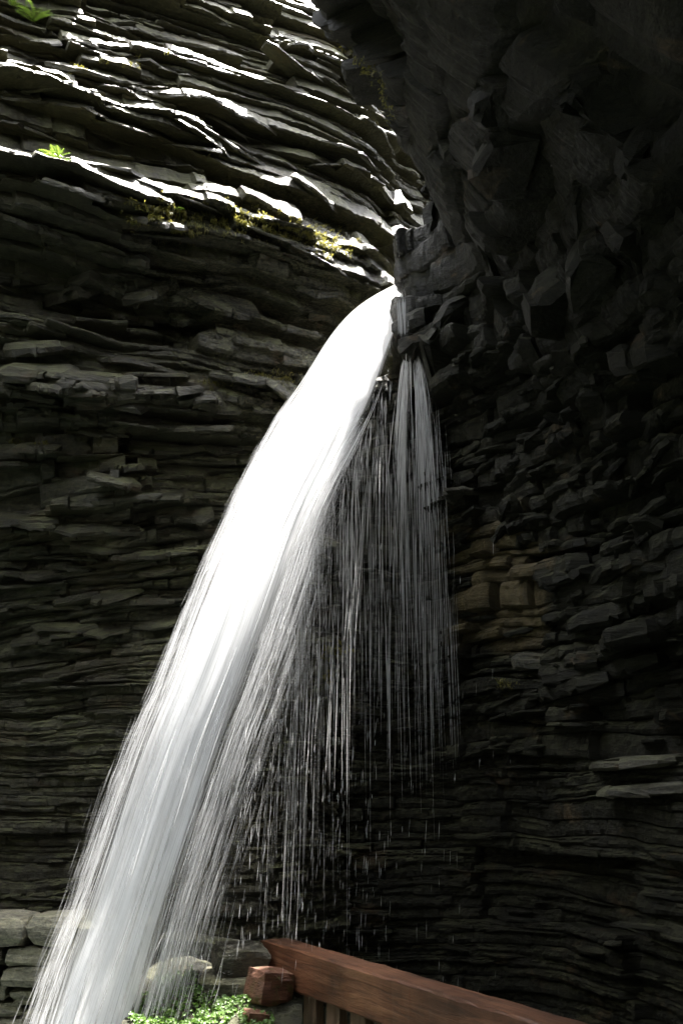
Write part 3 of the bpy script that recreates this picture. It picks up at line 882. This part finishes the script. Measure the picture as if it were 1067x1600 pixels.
# ------------------------------------------------------------------ timber railing
pA = Vector(at(426, 1465, 7.75)); 
pB = Vector(at(815, 1590, 5.35)); pB.z = pA.z
d = (pB - pA); Lb = d.length + 0.9; d.normalize()
rail = thing('timber_railing', 'wet red brown timber rail on upright boards sloping away at the cliff foot', 'railing', tuple(pA - Vector((0, 0, pA.z - 0.1))))
ang = math.atan2(d.y, d.x)
rail.rotation_euler = (0, 0, ang)
def rough_box(sx, sy, sz, rg, nx=24, bev=0.012, wob=0.004):
    prof = [(-sy / 2 + bev, -sz / 2), (sy / 2 - bev, -sz / 2), (sy / 2, -sz / 2 + bev), (sy / 2, sz / 2 - bev), (sy / 2 - bev, sz / 2), (-sy / 2 + bev, sz / 2), (-sy / 2, sz / 2 - bev), (-sy / 2, -sz / 2 + bev)]
    V, Fc = [], []
    for i in range(nx + 1):
        x = sx * i / nx
        k = 0.97 if i in (0, nx) else 1
        for (y, z) in prof:
            V.append((x, y * k + rg.normal(0, wob), z * k + rg.normal(0, wob)))
    m = len(prof)
    for i in range(nx):
        for j in range(m):
            a = i * m + j; b = i * m + (j + 1) % m
            Fc.append((a, a + m, b + m, b))
    Fc.append(tuple(range(m))); Fc.append(tuple(range(nx * m + m - 1, nx * m - 1, -1)))
    return mesh_from('timber', V, Fc)
hb = 0.26
hz = pA.z - 0.1
o = obj('rail_beam', rough_box(Lb, 0.20, hb, rs, 40, 0.012, 0.002), M_WOOD, rail, (0, 0, hz - hb / 2))
pw = 0.17
for i in range(11):
    x = 0.28 + i * 0.31
    if x > Lb - 0.1: break
    me = rough_box(0.95 if False else 1.15, 0.07, pw * rs.uniform(0.9, 1.1), rs, 8, 0.008, 0.002)
    me.transform(Matrix.Rotation(R(90), 4, 'Y'))          # stand it upright, hanging from the origin
    obj('plank', me, M_PLANK, rail, (x, 0.02, hz - hb + 0.003))

# the paved shelf the railing stands on, behind the fall
pth = [(-4.5, 8.0), (-0.6, 7.9), (0.4, 6.6), (1.6, 4.5), (4.5, 4.5), (4.5, 12), (-4.5, 12)]
V = [(x, y, 0.10) for x, y in pth] + [(x, y, -1.4) for x, y in pth]
n = len(pth)
obj('path', mesh_from('path', V, [tuple(range(n))] + [(i, i + n, (i + 1) % n + n, (i + 1) % n) for i in range(n)]), M_DARKROCK, kind='structure')

# ------------------------------------------------------------------ plants on the cliff
def frond_mesh(rg, L=0.3, n=14, w=0.075):
    V, Fc = [], []
    prev = None
    for i in range(n):
        t = i / (n - 1)
        x = L * t * (1 - 0.12 * t); z = L * (0.55 * t - 0.62 * t * t)
        V += [(x, -0.0025, z), (x, 0.0025, z)]
        k = len(V) - 2
        if i: Fc.append((k - 2, k - 1, k + 1, k))
        ww = w * math.sin(math.pi * min(1, 0.12 + t * 0.86)) ** 0.8 * rg.uniform(0.85, 1.15)
        for sg in (-1, 1):
            b = len(V)
            fw = L / n * 0.62
            V += [(x - fw * 0.4, 0, z), (x + fw * 0.9, sg * ww * 0.55, z + 0.012), (x + fw * 1.5, sg * ww, z - 0.004), (x + fw * 0.35, sg * ww * 0.5, z + 0.006)]
            Fc.append((b, b + 1, b + 2, b + 3))
    return mesh_from('frond', V, Fc)
FR = [frond_mesh(rs) for _ in range(4)]
for me in FR: me.materials.append(M_FERN)
def fern(px, py, label, n=7, size=1.0, out=0.05):
    h = surface(px, py, 'A')
    p = h[0] + np.array((h[1][0] * out, h[1][1] * out, 0.0))
    t = thing('fern', label, 'fern', tuple(p), 'ferns rooted in the cliff')
    base = math.atan2(h[1][1], h[1][0])
    for i in range(n):
        f = obj('frond', FR[rs.integers(4)], None, t)
        f.rotation_euler = (rs.normal(0, 0.25), rs.normal(-0.35, 0.3), base + rs.uniform(-1.4, 1.4))
        f.scale = [size * rs.uniform(0.7, 1.15)] * 3
    return t
fern(78, 272, 'small yellow green fern on the sunlit ledge tip, lowest of the cliff ferns', 12, 0.7, 0.22)
fern(50, 40, 'larger green fern hanging at the upper corner of the cliff', 9, 0.85)
fern(14, 12, 'small fern at the very top corner, above the hanging fern', 7, 0.7)
# sprig on the mossy shelf
h = surface(279, 338, 'A')
sp = thing('sprig', 'tiny lone yellow green sprig standing on the golden moss shelf', 'plant', tuple(h[0] + np.array((h[1][0], h[1][1], 0)) * 0.06))
st = tubes(np.array([[(0, 0, -0.03), (0.005, 0, 0.03), (0, 0, 0.085)]], float), np.full((1, 3), 0.002), np.ones((1, 3)))
obj('stem', mesh_from('stem', st[0], st[1]), M_FERN, sp)
for i in range(5):
    f = obj('leaf', leaf_cloud([np.zeros(3)], [np.array((0, -0.5, 1.0))], [0.026], rs, 7), M_FERN, sp)
    f.location = (math.cos(i * 1.26) * 0.03, math.sin(i * 1.26) * 0.02, 0.085 + rs.uniform(-.008, .008))

# moss: short tufts along shelf edges, and a few hanging beards
def moss_tufts(spots, rg):
    V, Fc = [], []
    for (p, n2, hang, ln) in spots:
        nn = np.array((n2[0], n2[1], 0.0))
        for k in range(7):
            b = p + rg.normal(0, 0.012, 3)
            d = nn * rg.uniform(0.2, 0.9) + np.array((0, 0, 0.9 if not hang else -0.9)) + rg.normal(0, 0.45, 3)
            d /= np.linalg.norm(d)
            s_ = np.cross(d, rg.normal(0, 1, 3)); s_ /= np.linalg.norm(s_)
            l = ln * rg.uniform(0.5, 1.2)
            i = len(V)
            mid = b + d * l * 0.6 + nn * l * 0.1
            tip = b + d * l + np.array((0, 0, -0.35 * l))
            V += [b - s_ * l * 0.13, b + s_ * l * 0.13, mid + s_ * l * 0.11, mid - s_ * l * 0.11, tip]
            Fc += [(i, i + 1, i + 2, i + 3), (i + 3, i + 2, i + 4)]
    return V, Fc
spots = []
def moss_line(pts, n, jit, hang=0.25, ln=(0.015, 0.04)):
    pts = np.array(pts, float)
    for _ in range(n):
        i = rs.uniform(0, len(pts) - 1)
        px = np.interp(i, range(len(pts)), pts[:, 0]) + rs.normal(0, jit); py = np.interp(i, range(len(pts)), pts[:, 1]) + rs.normal(0, jit)
        h = surface(px, py)
        if h is None: continue
        spots.append((h[0] + np.array((h[1][0], h[1][1], 0)) * 0.01, h[1], rs.random() < hang, rs.uniform(*ln)))
moss_line([(200, 335), (300, 335), (400, 350), (480, 368), (540, 388)], 800, 11, 0.3, (0.02, 0.05))
moss_line([(240, 355), (300, 365), (300, 380)], 90, 7, 0.7)
moss_line([(500, 1018), (545, 1014)], 60, 5, 0.2, (0.02, 0.05))
moss_line([(508, 1055), (520, 1062)], 30, 4, 0.2, (0.02, 0.04))
moss_line([(320, 600), (400, 588), (465, 590)], 120, 4, 0.4)
moss_line([(60, 610), (95, 612)], 40, 4)
moss_line([(110, 110), (170, 105), (260, 85)], 80, 5)
moss_line([(530, 70), (590, 120), (610, 190)], 80, 5)
moss_line([(20, 690), (80, 695)], 50, 4)
moss_line([(780, 1065), (795, 1072)], 30, 5)
moss_line([(50, 1432), (10, 1436)], 10, 5)
V, Fc = moss_tufts(spots, rs)
obj('moss', mesh_from('moss', V, Fc), M_MOSS, kind='stuff', label='golden green moss growing along the shelf edges of the cliff', category='moss')
